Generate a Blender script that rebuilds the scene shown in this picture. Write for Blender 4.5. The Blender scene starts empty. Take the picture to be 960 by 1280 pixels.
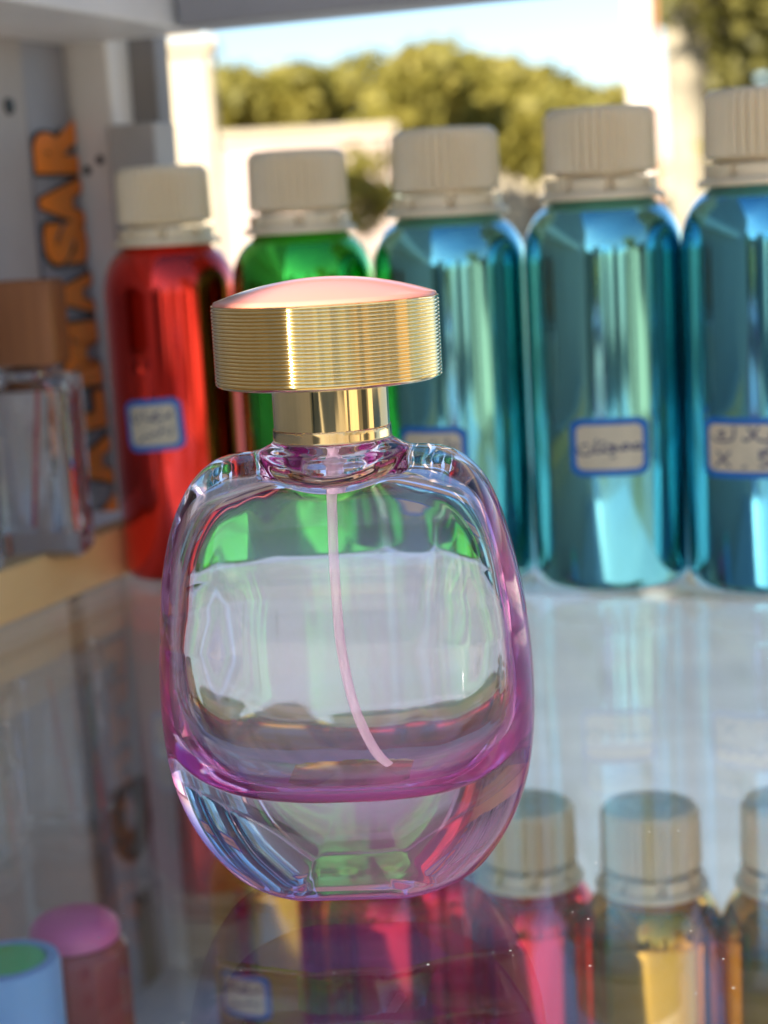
import bpy, math, random
import numpy as np
from mathutils import Vector, Matrix

random.seed(7)
rng = np.random.default_rng(7)
S = bpy.context.scene
COL = S.collection
PI = math.pi

# ------------------------------------------------------------------ camera
FPX = 2200.0
TH = math.radians(9.55)
RHO = math.radians(3.15)
CAM = np.array([0, 0, .125])
FW = np.array([0, math.cos(TH), -math.sin(TH)])
R0 = np.array([1.0, 0, 0])
U0 = np.array([0, math.sin(TH), math.cos(TH)])
RT = math.cos(RHO) * R0 - math.sin(RHO) * U0
UP = math.cos(RHO) * U0 + math.sin(RHO) * R0


def ray(X, Y):
    return FW + RT * (X - 480) / FPX - UP * (Y - 640) / FPX


def at(X, Y, y):
    """world point seen at photo pixel X, Y, standing y metres in front"""
    d = ray(X, Y)
    return CAM + d * (y / d[1])


def atz(X, Y, z=0.0):
    d = ray(X, Y)
    return CAM + d * ((z - CAM[2]) / d[2])


# cabinet axes: u to the right along the row, v towards the back
YAW = math.radians(22)
CU = np.array([math.cos(YAW), -math.sin(YAW), 0])
CV = np.array([math.sin(YAW), math.cos(YAW), 0])
CO = np.array([-.097, .626, 0])
ZZ = np.array([0, 0, 1.0])


def cab(u, v, z=0.0):
    return CO + CU * u + CV * v + ZZ * z


def tocab(P):
    d = np.array(P) - CO
    return d @ CU, d @ CV, d[2]


# ------------------------------------------------------------------ helpers
class MB:
    def __init__(self):
        self.v, self.f, self.m = [], [], []

    def add(self, vs, fs, mi=0):
        o = len(self.v)
        self.v += [tuple(map(float, p)) for p in vs]
        self.f += [tuple(o + i for i in f) for f in fs]
        self.m += [mi] * len(fs)

    def box(self, x0, x1, y0, y1, z0, z1, mi=0, fr=None):
        P = [(x, y, z) for x in (x0, x1) for y in (y0, y1) for z in (z0, z1)]
        if fr:
            P = [fr(*p) for p in P]
        self.add(P, [(0, 1, 3, 2), (4, 6, 7, 5), (0, 4, 5, 1), (2, 3, 7, 6), (0, 2, 6, 4), (1, 5, 7, 3)], mi)

    def lathe(self, prof, n=64, mi=0, c=(0, 0, 0), cap0=False, cap1=False, rfun=None):
        vs, fs = [], []
        for k, (r, z) in enumerate(prof):
            for i in range(n):
                a = 2 * PI * i / n
                rr = r if rfun is None else rfun(r, z, i, k)
                vs.append((c[0] + rr * math.cos(a), c[1] + rr * math.sin(a), c[2] + z))
        for k in range(len(prof) - 1):
            for i in range(n):
                j = (i + 1) % n
                fs.append((k * n + i, k * n + j, (k + 1) * n + j, (k + 1) * n + i))
        if cap0:
            fs.append(tuple(range(n - 1, -1, -1)))
        if cap1:
            o = (len(prof) - 1) * n
            fs.append(tuple(o + i for i in range(n)))
        self.add(vs, fs, mi)

    def tube(self, pts, rad, n=16, mi=0, caps=True):
        pts = [np.array(p, float) for p in pts]
        vs, fs = [], []
        up = np.array([0, 1.0, 0.03])
        for k, p in enumerate(pts):
            t = pts[min(k + 1, len(pts) - 1)] - pts[max(k - 1, 0)]
            t /= np.linalg.norm(t)
            a = np.cross(t, up)
            a /= np.linalg.norm(a)
            b = np.cross(a, t)
            r = rad[k] if isinstance(rad, (list, tuple)) else rad
            for i in range(n):
                an = 2 * PI * i / n
                vs.append(p + r * (math.cos(an) * a + math.sin(an) * b))
        for k in range(len(pts) - 1):
            for i in range(n):
                j = (i + 1) % n
                fs.append((k * n + i, (k + 1) * n + i, (k + 1) * n + j, k * n + j))
        if caps:
            fs.append(tuple(range(n)))
            o = (len(pts) - 1) * n
            fs.append(tuple(o + i for i in range(n - 1, -1, -1)))
        self.add(vs, fs, mi)

    def build(self, name, mats, parent=None, smooth=True, angle=35, bevel=0, seg=2):
        me = bpy.data.meshes.new(name)
        me.from_pydata(self.v, [], self.f)
        mats = mats if isinstance(mats, (list, tuple)) else [mats]
        for m in mats:
            me.materials.append(m)
        me.polygons.foreach_set('material_index', self.m)
        if smooth:
            me.polygons.foreach_set('use_smooth', [True] * len(self.f))
            try:
                me.set_sharp_from_angle(angle=math.radians(angle))
            except Exception:
                pass
        me.update()
        o = bpy.data.objects.new(name, me)
        COL.objects.link(o)
        if parent is not None:
            o.parent = parent
        if bevel:
            b = o.modifiers.new('bevel', 'BEVEL')
            b.width = bevel
            b.segments = seg
            b.limit_method = 'ANGLE'
            b.angle_limit = math.radians(40)
        return o


def empty(name, loc, rz=0.0):
    o = bpy.data.objects.new(name, None)
    o.empty_display_size = .02
    COL.objects.link(o)
    o.location = loc
    o.rotation_euler = (0, 0, rz)
    return o


def tag(o, label=None, cat=None, group=None, kind=None):
    if label:
        o['label'] = label
    if cat:
        o['category'] = cat
    if group:
        o['group'] = group
    if kind:
        o['kind'] = kind
    return o


def copy_tree(o, parent=None):
    c = o.copy()
    COL.objects.link(c)
    if parent is not None:
        c.parent = parent
    for ch in list(o.children):
        copy_tree(ch, c)
    return c


# ------------------------------------------------------------------ materials
class NT:
    def __init__(self, name):
        self.mat = bpy.data.materials.new(name)
        self.mat.use_nodes = True
        self.t = self.mat.node_tree
        self.t.nodes.clear()
        self.out = self.n('ShaderNodeOutputMaterial')

    def n(self, typ, ins=None, **kw):
        nd = self.t.nodes.new(typ)
        for k, v in kw.items():
            setattr(nd, k, v)
        for k, v in (ins or {}).items():
            s = nd.inputs[k]
            if isinstance(v, bpy.types.NodeSocket):
                self.t.links.new(v, s)
            else:
                s.default_value = v
        return nd

    def ramp(self, fac, stops, interp='LINEAR'):
        r = self.n('ShaderNodeValToRGB', {'Fac': fac})
        r.color_ramp.interpolation = interp
        els = r.color_ramp.elements
        while len(els) < len(stops):
            els.new(.5)
        for e, (p, c) in zip(els, stops):
            e.position = p
            e.color = c if len(c) == 4 else (*c, 1)
        return r.outputs['Color']

    def noise(self, scale, detail=3, rough=.5, vec=None, stretch=None):
        if vec is None:
            vec = self.n('ShaderNodeTexCoord').outputs['Object']
        if stretch:
            vec = self.n('ShaderNodeMapping', {'Vector': vec, 'Scale': stretch}).outputs[0]
        return self.n('ShaderNodeTexNoise', {'Vector': vec, 'Scale': scale, 'Detail': detail, 'Roughness': rough}).outputs['Fac']

    def bump(self, h, strength, dist):
        return self.n('ShaderNodeBump', {'Height': h, 'Strength': strength, 'Distance': dist}).outputs[0]

    def surf(self, s):
        self.t.links.new(s, self.out.inputs['Surface'])
        return self.mat


def c4(c):
    return (*c, 1)


def plain(name, col, rough=.5, metal=0, var=.12, scale=40, bump=0, coat=0, bd=.0005, spec=.5, stretch=None, sss=0):
    """Principled with colour mottling, roughness variation and a fine bump"""
    t = NT(name)
    nz = t.noise(scale, 4, .6, stretch=stretch)
    a = tuple(max(0, x * (1 - var)) for x in col)
    b = tuple(min(1, x * (1 + var)) for x in col)
    cc = t.ramp(nz, [(.3, a), (.7, b)])
    rr = t.n('ShaderNodeMapRange', {'Value': t.noise(scale * 2.3, 3), 'To Min': max(0, rough * .8), 'To Max': min(1, rough * 1.2)}).outputs[0]
    ins = {'Base Color': cc, 'Roughness': rr, 'Metallic': metal, 'Specular IOR Level': spec}
    if coat:
        ins['Coat Weight'] = coat
        ins['Coat Roughness'] = .03
    if sss:
        ins['Subsurface Weight'] = sss
        ins['Subsurface Radius'] = (.003, .0022, .0015)
        ins['Subsurface Scale'] = 1.0
    if bump:
        ins['Normal'] = t.bump(t.noise(scale * 4, 3), bump, bd)
    return t.surf(t.n('ShaderNodeBsdfPrincipled', ins).outputs[0])


def metal(name, col, rough=.1, wav=.06, coat=.7):
    """coloured anodised aluminium: faint vertical draw lines and dents"""
    t = NT(name)
    nz = t.noise(60, 3, .5, stretch=(1, 1, .03))
    h = t.noise(30, 2, .5, stretch=(1, 1, .25))
    rr = t.n('ShaderNodeMapRange', {'Value': nz, 'To Min': rough * .7, 'To Max': rough * 1.4}).outputs[0]
    big = t.noise(9, 2)
    cc = t.ramp(big, [(.3, tuple(x * .9 for x in col)), (.7, tuple(min(1, x * 1.1) for x in col))])
    return t.surf(t.n('ShaderNodeBsdfPrincipled', {'Base Color': cc, 'Metallic': 1.0, 'Roughness': rr, 'Coat Weight': coat, 'Coat Roughness': .06,
                      'Normal': t.bump(h, wav, .002)}).outputs[0])


M = {}
M['teal'] = metal('teal_aluminium', (.20, .60, .62), .08)
M['teal_blue'] = metal('teal_blue_aluminium', (.14, .53, .66), .08)
M['red'] = metal('red_aluminium', (.82, .025, .012), .10)
M['green'] = metal('green_aluminium', (.06, .66, .05), .08)
M['goldbottle'] = metal('gold_aluminium', (.62, .36, .06), .12, coat=0)
M['pinkbottle'] = metal('crimson_aluminium', (.68, .03, .06), .11, coat=0)
M['gold'] = metal('polished_gold_metal', (.90, .72, .36), .06, .01)
M['cap'] = plain('cream_plastic', (.80, .635, .40), .42, var=.05, scale=60, sss=.15)
M['paper'] = plain('cream_paper', (.60, .49, .32), .7, var=.06, scale=200, bump=.1)
M['border'] = plain('blue_print', (.008, .13, .40), .6, var=.1, scale=200)
M['ink'] = plain('dark_ink', (.06, .06, .12), .6, var=.2, scale=900)
M['enamel'] = plain('pink_enamel', (.74, .26, .19), .16, var=.01, scale=20, spec=.3)
M['white_paint'] = plain('white_painted_board', (.82, .78, .72), .5, var=.08, scale=12, bump=.15)
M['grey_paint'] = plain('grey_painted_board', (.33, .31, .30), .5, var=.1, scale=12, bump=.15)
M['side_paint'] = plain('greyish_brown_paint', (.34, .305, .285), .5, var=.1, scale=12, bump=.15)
M['grey_strip'] = plain('grey_vinyl_strip', (.27, .27, .30), .45, var=.08, scale=14)
M['taupe'] = plain('taupe_board', (.26, .23, .21), .6, var=.1, scale=15)
M['lower_white'] = plain('white_laminate', (.42, .44, .48), .45, var=.06, scale=9)
M['orange'] = plain('orange_print', (.86, .23, .02), .5, var=.12, scale=60)
M['black'] = plain('black_print', (.015, .014, .014), .5, var=.2, scale=60)
M['screw'] = plain('dark_screw', (.03, .03, .03), .4, metal=.6)
M['jar_blue'] = plain('light_blue_plastic', (.17, .44, .82), .35, var=.04, scale=30, sss=.1)
M['jar_green'] = plain('bright_green_plastic', (.03, .62, .22), .35, var=.05, scale=30)
M['pinkcap'] = plain('pink_plastic', (.75, .16, .42), .35, var=.05, scale=30)
M['carton'] = plain('beige_carton', (.46, .41, .36), .65, var=.06, scale=40)


def wood(name, c1, c2, scale=30, stretch=(1, .12, 1), rough=.45):
    t = NT(name)
    v = t.n('ShaderNodeTexCoord').outputs['Object']
    m = t.n('ShaderNodeMapping', {'Vector': v, 'Scale': stretch}).outputs[0]
    w = t.n('ShaderNodeTexNoise', {'Vector': m, 'Scale': scale, 'Detail': 6, 'Roughness': .65, 'Distortion': 1.2}).outputs['Fac']
    cc = t.ramp(w, [(.3, c1), (.7, c2)])
    return t.surf(t.n('ShaderNodeBsdfPrincipled', {'Base Color': cc, 'Roughness': rough, 'Normal': t.bump(w, .15, .001)}).outputs[0])


M['trim'] = wood('varnished_pine', (.68, .36, .13), (.78, .47, .20), 22)
M['brownwood'] = wood('brown_wood', (.21, .07, .02), (.36, .13, .035), 45, (1, 1, .25), .65)


def bottle_glass():
    t = NT('pink_tinted_glass')
    tint = t.n('ShaderNodeAttribute', attribute_name='tint').outputs['Fac']
    col = t.n('ShaderNodeMix', {'Factor': tint}, data_type='RGBA')
    col.inputs['A'].default_value = (.985, .965, .98, 1)
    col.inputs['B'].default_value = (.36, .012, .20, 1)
    stint = t.n('ShaderNodeMix', {'Factor': tint}, data_type='RGBA')
    stint.inputs['A'].default_value = (1, 1, 1, 1)
    stint.inputs['B'].default_value = (.60, .08, .42, 1)
    h = t.noise(70, 2, .5, stretch=(1, 1, .22))
    h2 = t.noise(500, 2, .5)
    hs = t.n('ShaderNodeMath', {0: h, 1: t.n('ShaderNodeMath', {0: h2, 1: .02}, operation='MULTIPLY').outputs[0]}, operation='ADD').outputs[0]
    g = t.n('ShaderNodeBsdfPrincipled', {'Base Color': col.outputs['Result'], 'Roughness': 0.0, 'IOR': 1.5,
            'Transmission Weight': 1.0, 'Specular Tint': stint.outputs['Result'], 'Normal': t.bump(hs, .012, .0012)})
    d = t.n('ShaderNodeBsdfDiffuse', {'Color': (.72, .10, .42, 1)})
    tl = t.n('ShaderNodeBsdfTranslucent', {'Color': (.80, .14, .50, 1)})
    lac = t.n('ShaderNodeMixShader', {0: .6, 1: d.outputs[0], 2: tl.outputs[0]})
    amt = t.n('ShaderNodeAttribute', attribute_name='lacquer').outputs['Fac']
    t.surf(t.n('ShaderNodeMixShader', {0: amt, 1: g.outputs[0], 2: lac.outputs[0]}).outputs[0])
    va = t.n('ShaderNodeVolumeAbsorption', {'Color': (.80, .30, .70, 1), 'Density': 15.0})
    t.t.links.new(va.outputs[0], t.out.inputs['Volume'])
    return t.mat


M['glass'] = bottle_glass()


def clear_glass(name, col=(.97, .98, .98)):
    t = NT(name)
    h = t.noise(60, 2, .5)
    return t.surf(t.n('ShaderNodeBsdfPrincipled', {'Base Color': c4(col), 'Roughness': .01, 'IOR': 1.5, 'Transmission Weight': 1.0,
                      'Normal': t.bump(h, .08, .001)}).outputs[0])


M['clear'] = clear_glass('clear_glass')


def tube_mat():
    t = NT('translucent_tube')
    a = t.n('ShaderNodeBsdfPrincipled', {'Base Color': (.86, .70, .78, 1), 'Roughness': .25, 'Specular IOR Level': .5})
    b = t.n('ShaderNodeBsdfTransparent', {'Color': (.97, .92, .96, 1)})
    c = t.n('ShaderNodeBsdfTranslucent', {'Color': (.9, .75, .84, 1)})
    m1 = t.n('ShaderNodeMixShader', {0: .5, 1: a.outputs[0], 2: c.outputs[0]})
    lw = t.n('ShaderNodeLayerWeight', {'Blend': .35}).outputs['Facing']
    f = t.n('ShaderNodeMapRange', {'Value': lw, 'To Min': .35, 'To Max': .8}).outputs[0]
    m2 = t.n('ShaderNodeMixShader', {0: f, 1: b.outputs[0], 2: m1.outputs[0]})
    return t.surf(m2.outputs[0])


M['tube'] = tube_mat()


def shelf_glass():
    """flat pane: clear to shadow light, Fresnel reflection, dust and wiping marks"""
    t = NT('shelf_pane_glass')
    g = t.n('ShaderNodeNewGeometry')
    ior = t.n('ShaderNodeMix', {'Factor': g.outputs['Backfacing']})
    ior.inputs['A'].default_value = 1.45
    ior.inputs['B'].default_value = 1 / 1.45
    fr = t.n('ShaderNodeFresnel', {'IOR': ior.outputs['Result']}).outputs[0]
    tr = t.n('ShaderNodeBsdfTransparent', {'Color': (.975, .988, .986, 1)})
    ob = t.n('ShaderNodeTexCoord').outputs['Object']
    rr = t.n('ShaderNodeMapRange', {'Value': t.noise(25, 4, .6), 'From Min': .45, 'From Max': .8, 'To Min': .004, 'To Max': .05}).outputs[0]
    gl = t.n('ShaderNodeBsdfGlossy', {'Color': (1, 1, 1, 1), 'Roughness': rr})
    m = t.n('ShaderNodeMixShader', {0: fr, 1: tr.outputs[0], 2: gl.outputs[0]})
    # dust: sparse specks and a thin uneven film
    vo = t.n('ShaderNodeTexVoronoi', {'Vector': ob, 'Scale': 260.0, 'Randomness': 1.0}, feature='F1')
    sel = t.n('ShaderNodeMath', {0: t.n('ShaderNodeSeparateColor', {0: vo.outputs['Color']}).outputs[0], 1: .35}, operation='GREATER_THAN').outputs[0]
    rad = t.n('ShaderNodeMath', {0: t.n('ShaderNodeSeparateColor', {0: vo.outputs['Color']}).outputs[1], 1: .07}, operation='MULTIPLY').outputs[0]
    dot = t.n('ShaderNodeMath', {0: vo.outputs['Distance'], 1: rad}, operation='LESS_THAN').outputs[0]
    sp = t.n('ShaderNodeMath', {0: dot, 1: sel}, operation='MULTIPLY').outputs[0]
    film = t.n('ShaderNodeMapRange', {'Value': t.noise(14, 5, .65, stretch=(1, 2.2, 1)), 'From Min': .4, 'From Max': .8, 'To Min': .0, 'To Max': .012}).outputs[0]
    fac = t.n('ShaderNodeMath', {0: t.n('ShaderNodeMath', {0: sp, 1: .38}, operation='MULTIPLY').outputs[0], 1: film}, operation='MAXIMUM').outputs[0]
    up = t.n('ShaderNodeMath', {0: 1.0, 1: g.outputs['Backfacing']}, operation='SUBTRACT').outputs[0]
    fac = t.n('ShaderNodeMath', {0: fac, 1: up}, operation='MULTIPLY').outputs[0]
    df = t.n('ShaderNodeBsdfDiffuse', {'Color': (.75, .74, .72, 1)})
    m2 = t.n('ShaderNodeMixShader', {0: fac, 1: m.outputs[0], 2: df.outputs[0]})
    return t.surf(m2.outputs[0])


M['pane'] = shelf_glass()

# ------------------------------------------------------------------ implicit perfume bottle
def catmull(P, n=14):
    P = np.array(P, float)
    Q = np.vstack([2 * P[0] - P[1], P, 2 * P[-1] - P[-2]])
    out = []
    for i in range(1, len(Q) - 2):
        p0, p1, p2, p3 = Q[i - 1:i + 3]
        for k in range(n):
            t = k / n
            out.append(.5 * (2 * p1 + (p2 - p0) * t + (2 * p0 - 5 * p1 + 4 * p2 - p3) * t ** 2 + (3 * p1 - p0 - 3 * p2 + p3) * t ** 3))
    out.append(P[-1])
    return np.array(out)


class Field2:
    """smooth signed distance of a closed outline, sampled and B-spline interpolated"""

    def __init__(self, half, h=.0004, pad=.006, sig=.0025):
        c = catmull(half)
        # even spacing, then smooth along the outline (mirrored at the axis)
        L = np.concatenate([[0], np.cumsum(np.linalg.norm(np.diff(c, axis=0), axis=1))])
        st = .0003
        tt = np.arange(0, L[-1] + st / 2, st)
        e = np.stack([np.interp(tt, L, c[:, 0]), np.interp(tt, L, c[:, 1])], 1)
        nw = 30
        ext = np.vstack([(e[1:nw + 1] * [-1, 1])[::-1], e, (e[-nw - 1:-1] * [-1, 1])[::-1]])
        ker = np.exp(-.5 * (np.arange(-nw, nw + 1) * st / sig) ** 2)
        ker /= ker.sum()
        c = np.stack([np.convolve(ext[:, d], ker, 'valid') for d in (0, 1)], 1)
        poly = np.vstack([c, (c * [-1, 1])[::-1]])
        lo, hi = poly.min(0) - pad, poly.max(0) + pad
        self.h, self.lo = h, lo
        nx, nz = (np.ceil((hi - lo) / h).astype(int) + 4)
        X, Z = np.meshgrid(lo[0] + h * np.arange(nx), lo[1] + h * np.arange(nz), indexing='ij')
        px, pz = X.ravel(), Z.ravel()
        d2 = np.full(px.shape, 1e9)
        ins = np.zeros(px.shape, bool)
        A, B = poly, np.roll(poly, -1, 0)
        for (ax, az), (bx, bz) in zip(A, B):
            ex, ez = bx - ax, bz - az
            L = ex * ex + ez * ez
            if L < 1e-16:
                continue
            t = np.clip(((px - ax) * ex + (pz - az) * ez) / L, 0, 1)
            d2 = np.minimum(d2, (px - ax - t * ex) ** 2 + (pz - az - t * ez) ** 2)
            cr = ((az > pz) != (bz > pz)) & (px < (bx - ax) * (pz - az) / (bz - az + 1e-30) + ax)
            ins ^= cr
        d = np.sqrt(d2)
        d[ins] *= -1
        self.g = d.reshape(nx, nz)

    def __call__(self, x, z):
        n0, n1 = self.g.shape
        fx = np.clip((x - self.lo[0]) / self.h, 1, n0 - 3.001)
        fz = np.clip((z - self.lo[1]) / self.h, 1, n1 - 3.001)
        ix, iz = fx.astype(int), fz.astype(int)
        tx, tz = fx - ix, fz - iz

        def w(t):
            return ((1 - t) ** 3 / 6, (3 * t ** 3 - 6 * t ** 2 + 4) / 6, (-3 * t ** 3 + 3 * t ** 2 + 3 * t + 1) / 6, t ** 3 / 6)
        wx, wz = w(tx), w(tz)
        s = 0
        for a in range(4):
            for b in range(4):
                s = s + wx[a] * wz[b] * self.g[ix + a - 1, iz + b - 1]
        return s


OUT_F = Field2([(0, -.0085), (.010, -.0085), (.0165, -.0060), (.0212, -.0003), (.0232, .0024), (.0260, .0060), (.0294, .0118), (.0322, .0190), (.0338, .0265),
                (.0344, .0345), (.0344, .0425), (.0339, .0495), (.0331, .0560), (.0317, .0630), (.0302, .0690), (.0286, .0740),
                (.0264, .0784), (.0238, .0815), (.0206, .0838), (.0175, .0847), (.0145, .0847), (.010, .0842), (0, .0840)])
OUT_S = Field2([(0, -.012), (.010, -.012), (.0150, -.006), (.0164, .0), (.0176, .0030), (.0193, .0090), (.0206, .0160), (.0212, .0250), (.0211, .0400),
                (.0207, .0520), (.0199, .0620), (.0186, .0690), (.0166, .0745), (.0138, .0790), (.0100, .0829), (.0060, .0856), (.0028, .0868), (0, .0870)])
IN_F = Field2([(0, .0200), (.010, .0203), (.0175, .0215), (.0237, .0241), (.0283, .0286), (.0306, .0348), (.0311, .0425), (.0309, .0500),
               (.0301, .0580), (.0287, .0655), (.0267, .0715), (.0238, .0766), (.0190, .0796), (.0120, .0810), (.006, .0812), (0, .0812)], sig=.0034)
IN_S = Field2([(0, .0100), (.0120, .0100), (.0143, .0180), (.0150, .0260), (.0154, .0340), (.0159, .0420), (.0165, .0520), (.0167, .0600),
               (.0161, .0662), (.0145, .0715), (.0116, .0762), (.0075, .0794), (.003, .0810), (0, .0812)], sig=.0034)


def rmax(a, b, r, p=2.0):
    return np.minimum(np.maximum(a + r, b + r), 0) + (np.maximum(a + r, 0) ** p + np.maximum(b + r, 0) ** p) ** (1 / p) - r


def smin(a, b, k):
    h = np.clip(.5 + .5 * (b - a) / k, 0, 1)
    return b + (a - b) * h - k * h * (1 - h)


def f_out(x, y, z):
    body = rmax(OUT_F(x, z), OUT_S(y, z), np.interp(z, [.050, .082], [.022, .0095]), 2.5)
    body = rmax(body, -z, .0050)
    rad = np.sqrt(x * x + y * y)
    rn = np.interp(z, [.070, .0795, .0815, .0835, .0850, .095], [.0130, .0132, .0133, .0131, .0108, .0104])
    neck = np.maximum((rad - rn) * .8, np.maximum(z - .0875, .066 - z))
    return smin(body, neck, .0020)


def f_in(x, y, z):
    body = rmax(IN_F(x, z), IN_S(y, z), np.interp(z, [.020, .036, .056, .078], [.008, .0105, .0105, .006]), 2.3)
    rad = np.sqrt(x * x + y * y)
    bore = np.maximum(rad - .0062, np.maximum(z - .0862, .070 - z))
    return smin(body, bore, .0022)


def surface_net(f, lo, hi, h):
    ax = [np.arange(lo[i], hi[i] + h, h) for i in range(3)]
    X, Y, Z = np.meshgrid(*ax, indexing='ij')
    V = f(X, Y, Z)
    sg = V < 0
    n = V.shape
    cs = np.zeros((n[0] - 1, n[1] - 1, n[2] - 1), int)
    for i in (0, 1):
        for j in (0, 1):
            for k in (0, 1):
                cs += sg[i:n[0] - 1 + i, j:n[1] - 1 + j, k:n[2] - 1 + k]
    act = (cs > 0) & (cs < 8)
    idx = -np.ones(cs.shape, int)
    ii = np.argwhere(act)
    idx[act] = np.arange(len(ii))
    P = np.stack([ax[d][ii[:, d]] + h / 2 for d in range(3)], 1)

    def grad(p, e=2.0e-4):
        g = np.empty_like(p)
        for d in range(3):
            q = p.copy()
            q[:, d] += e
            a = f(*q.T)
            q[:, d] -= 2 * e
            g[:, d] = (a - f(*q.T)) / (2 * e)
        return g
    for it in range(6):
        g = grad(P)
        v = f(*P.T)
        st = v / np.maximum((g * g).sum(1), .15)
        P = P - np.clip(st, -h, h)[:, None] * g
    g = grad(P, 4e-4)
    N = g / np.maximum(np.linalg.norm(g, axis=1), 1e-9)[:, None]
    quads = []
    for d in range(3):
        o1, o2 = [(1, 2), (2, 0), (0, 1)][d]
        sl0 = [slice(1, -1)] * 3
        sl0[d] = slice(0, -1)
        sl1 = list(sl0)
        sl1[d] = slice(1, None)
        a, b = sg[tuple(sl0)], sg[tuple(sl1)]
        cr = np.argwhere(a != b)
        first = a[tuple(cr.T)]
        base = cr + 1
        base[:, d] -= 1

        def cell(s1, s2):
            c = base.copy()
            c[:, o1] -= s1
            c[:, o2] -= s2
            return idx[tuple(c.T)]
        q = np.stack([cell(1, 1), cell(0, 1), cell(0, 0), cell(1, 0)], 1)
        q[~first] = q[~first][:, ::-1]
        quads.append(q)
    return P, N, np.vstack(quads)


def smoothstep(a, b, x):
    t = np.clip((x - a) / (b - a), 0, 1)
    return t * t * (3 - 2 * t)


def make_glass_body(parent):
    h = .00055
    P1, N1, Q1 = surface_net(f_out, (-.037, -.0235, -.0022), (.037, .0235, .0895), h)
    P2, N2, Q2 = surface_net(f_in, (-.033, -.0195, .0205), (.033, .0195, .0885), h)
    P = np.vstack([P1, P2])
    N = np.vstack([N1, -N2])
    Q = np.vstack([Q1, Q2[:, ::-1] + len(P1)])
    me = bpy.data.meshes.new('glass_body')
    me.from_pydata(P.tolist(), [], Q.tolist())
    me.materials.append(M['glass'])
    me.polygons.foreach_set('use_smooth', [True] * len(Q))
    tint = np.zeros(len(P))
    n1 = len(P1)
    z = P1[:, 2]
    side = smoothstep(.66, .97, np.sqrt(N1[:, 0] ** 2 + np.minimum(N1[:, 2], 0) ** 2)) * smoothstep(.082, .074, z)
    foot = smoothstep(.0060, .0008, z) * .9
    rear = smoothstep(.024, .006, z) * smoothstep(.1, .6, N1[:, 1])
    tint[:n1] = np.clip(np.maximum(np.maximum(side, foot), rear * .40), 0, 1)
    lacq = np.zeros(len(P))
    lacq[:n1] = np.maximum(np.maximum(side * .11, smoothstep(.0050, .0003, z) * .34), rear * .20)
    me.attributes.new('lacquer', 'FLOAT', 'POINT').data.foreach_set('value', lacq.astype(np.float32))
    at_ = me.attributes.new('tint', 'FLOAT', 'POINT')
    at_.data.foreach_set('value', tint.astype(np.float32))
    me.update()
    me.normals_split_custom_set_from_vertices(N.tolist())
    o = bpy.data.objects.new('glass_body', me)
    COL.objects.link(o)
    o.parent = parent
    return o


BOT = np.array([-.0086, .3195, .0003])
perfume = tag(empty('perfume_bottle', BOT, math.radians(-4)), 'clear pink tinted glass perfume bottle with gold collar and domed pink topped gold cap', 'perfume bottle')
gb = make_glass_body(perfume)
gb.scale = (1.012, 1.0, 1.0)
# neck collar, ridged cap, dome
m = MB()
m.lathe([(.0070, .0848), (.0103, .0848), (.0106, .0851), (.0106, .0950), (.0106, .0962), (.0070, .0962)], 96)
m.build('gold_collar', M['gold'], perfume)
prof = [(.006, .0956), (.0196, .0956), (.0203, .0958), (.0206, .0962)]
zr0, zr1, nr = .0964, .1098, 21
for k in range(nr):
    za, zb = zr0 + (zr1 - zr0) * k / nr, zr0 + (zr1 - zr0) * (k + 1) / nr
    for s in (0, .14, .3, .5, .7, .86):
        prof.append((.02030 + 0.0004 * math.sin(PI * s) ** .7, za + (zb - za) * s))
prof += [(.0203, .1098), (.0206, .1100), (.0206, .1103), (.0198, .1104)]
m = MB()
m.lathe(prof, 160)
cap_o = m.build('gold_cap', M['gold'], perfume, angle=60)
dome = [(.0200, .1101), (.0203, .1104), (.0201, .1109)]
for k in range(1, 25):
    a = k / 24
    r = .0201 * (1 - a)
    dome.append((max(r, .00005), .1109 + .0036 * (1 - (r / .0201) ** 2)))
m = MB()
m.lathe(dome, 128)
m.build('pink_dome', M['enamel'], cap_o, angle=60)
# spray tube
ry = Matrix.Rotation(math.radians(4), 3, 'Z')


def bl(X, Y, y=.3208):
    p = at(X, Y, y) - BOT
    return np.array(ry @ Vector(p))


tp = catmull([bl(413, 575), bl(416, 640), bl(418, 700), bl(422, 760), bl(427, 810), bl(437, 860), bl(450, 900), bl(468, 935), bl(488, 960)], 8)
m = MB()
m.tube(tp, .00092, 16)
m.build('dip_tube', M['tube'], perfume)
m = MB()
m.lathe([(.0004, .0762), (.0014, .0762), (.0016, .0772), (.0016, .0800), (.0024, .0806), (.0024, .0846)], 32, cap0=True, cap1=True)
m.build('pump_stem', M['tube'], perfume)

# ------------------------------------------------------------------ aluminium bottles
R_B = .0260


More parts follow.
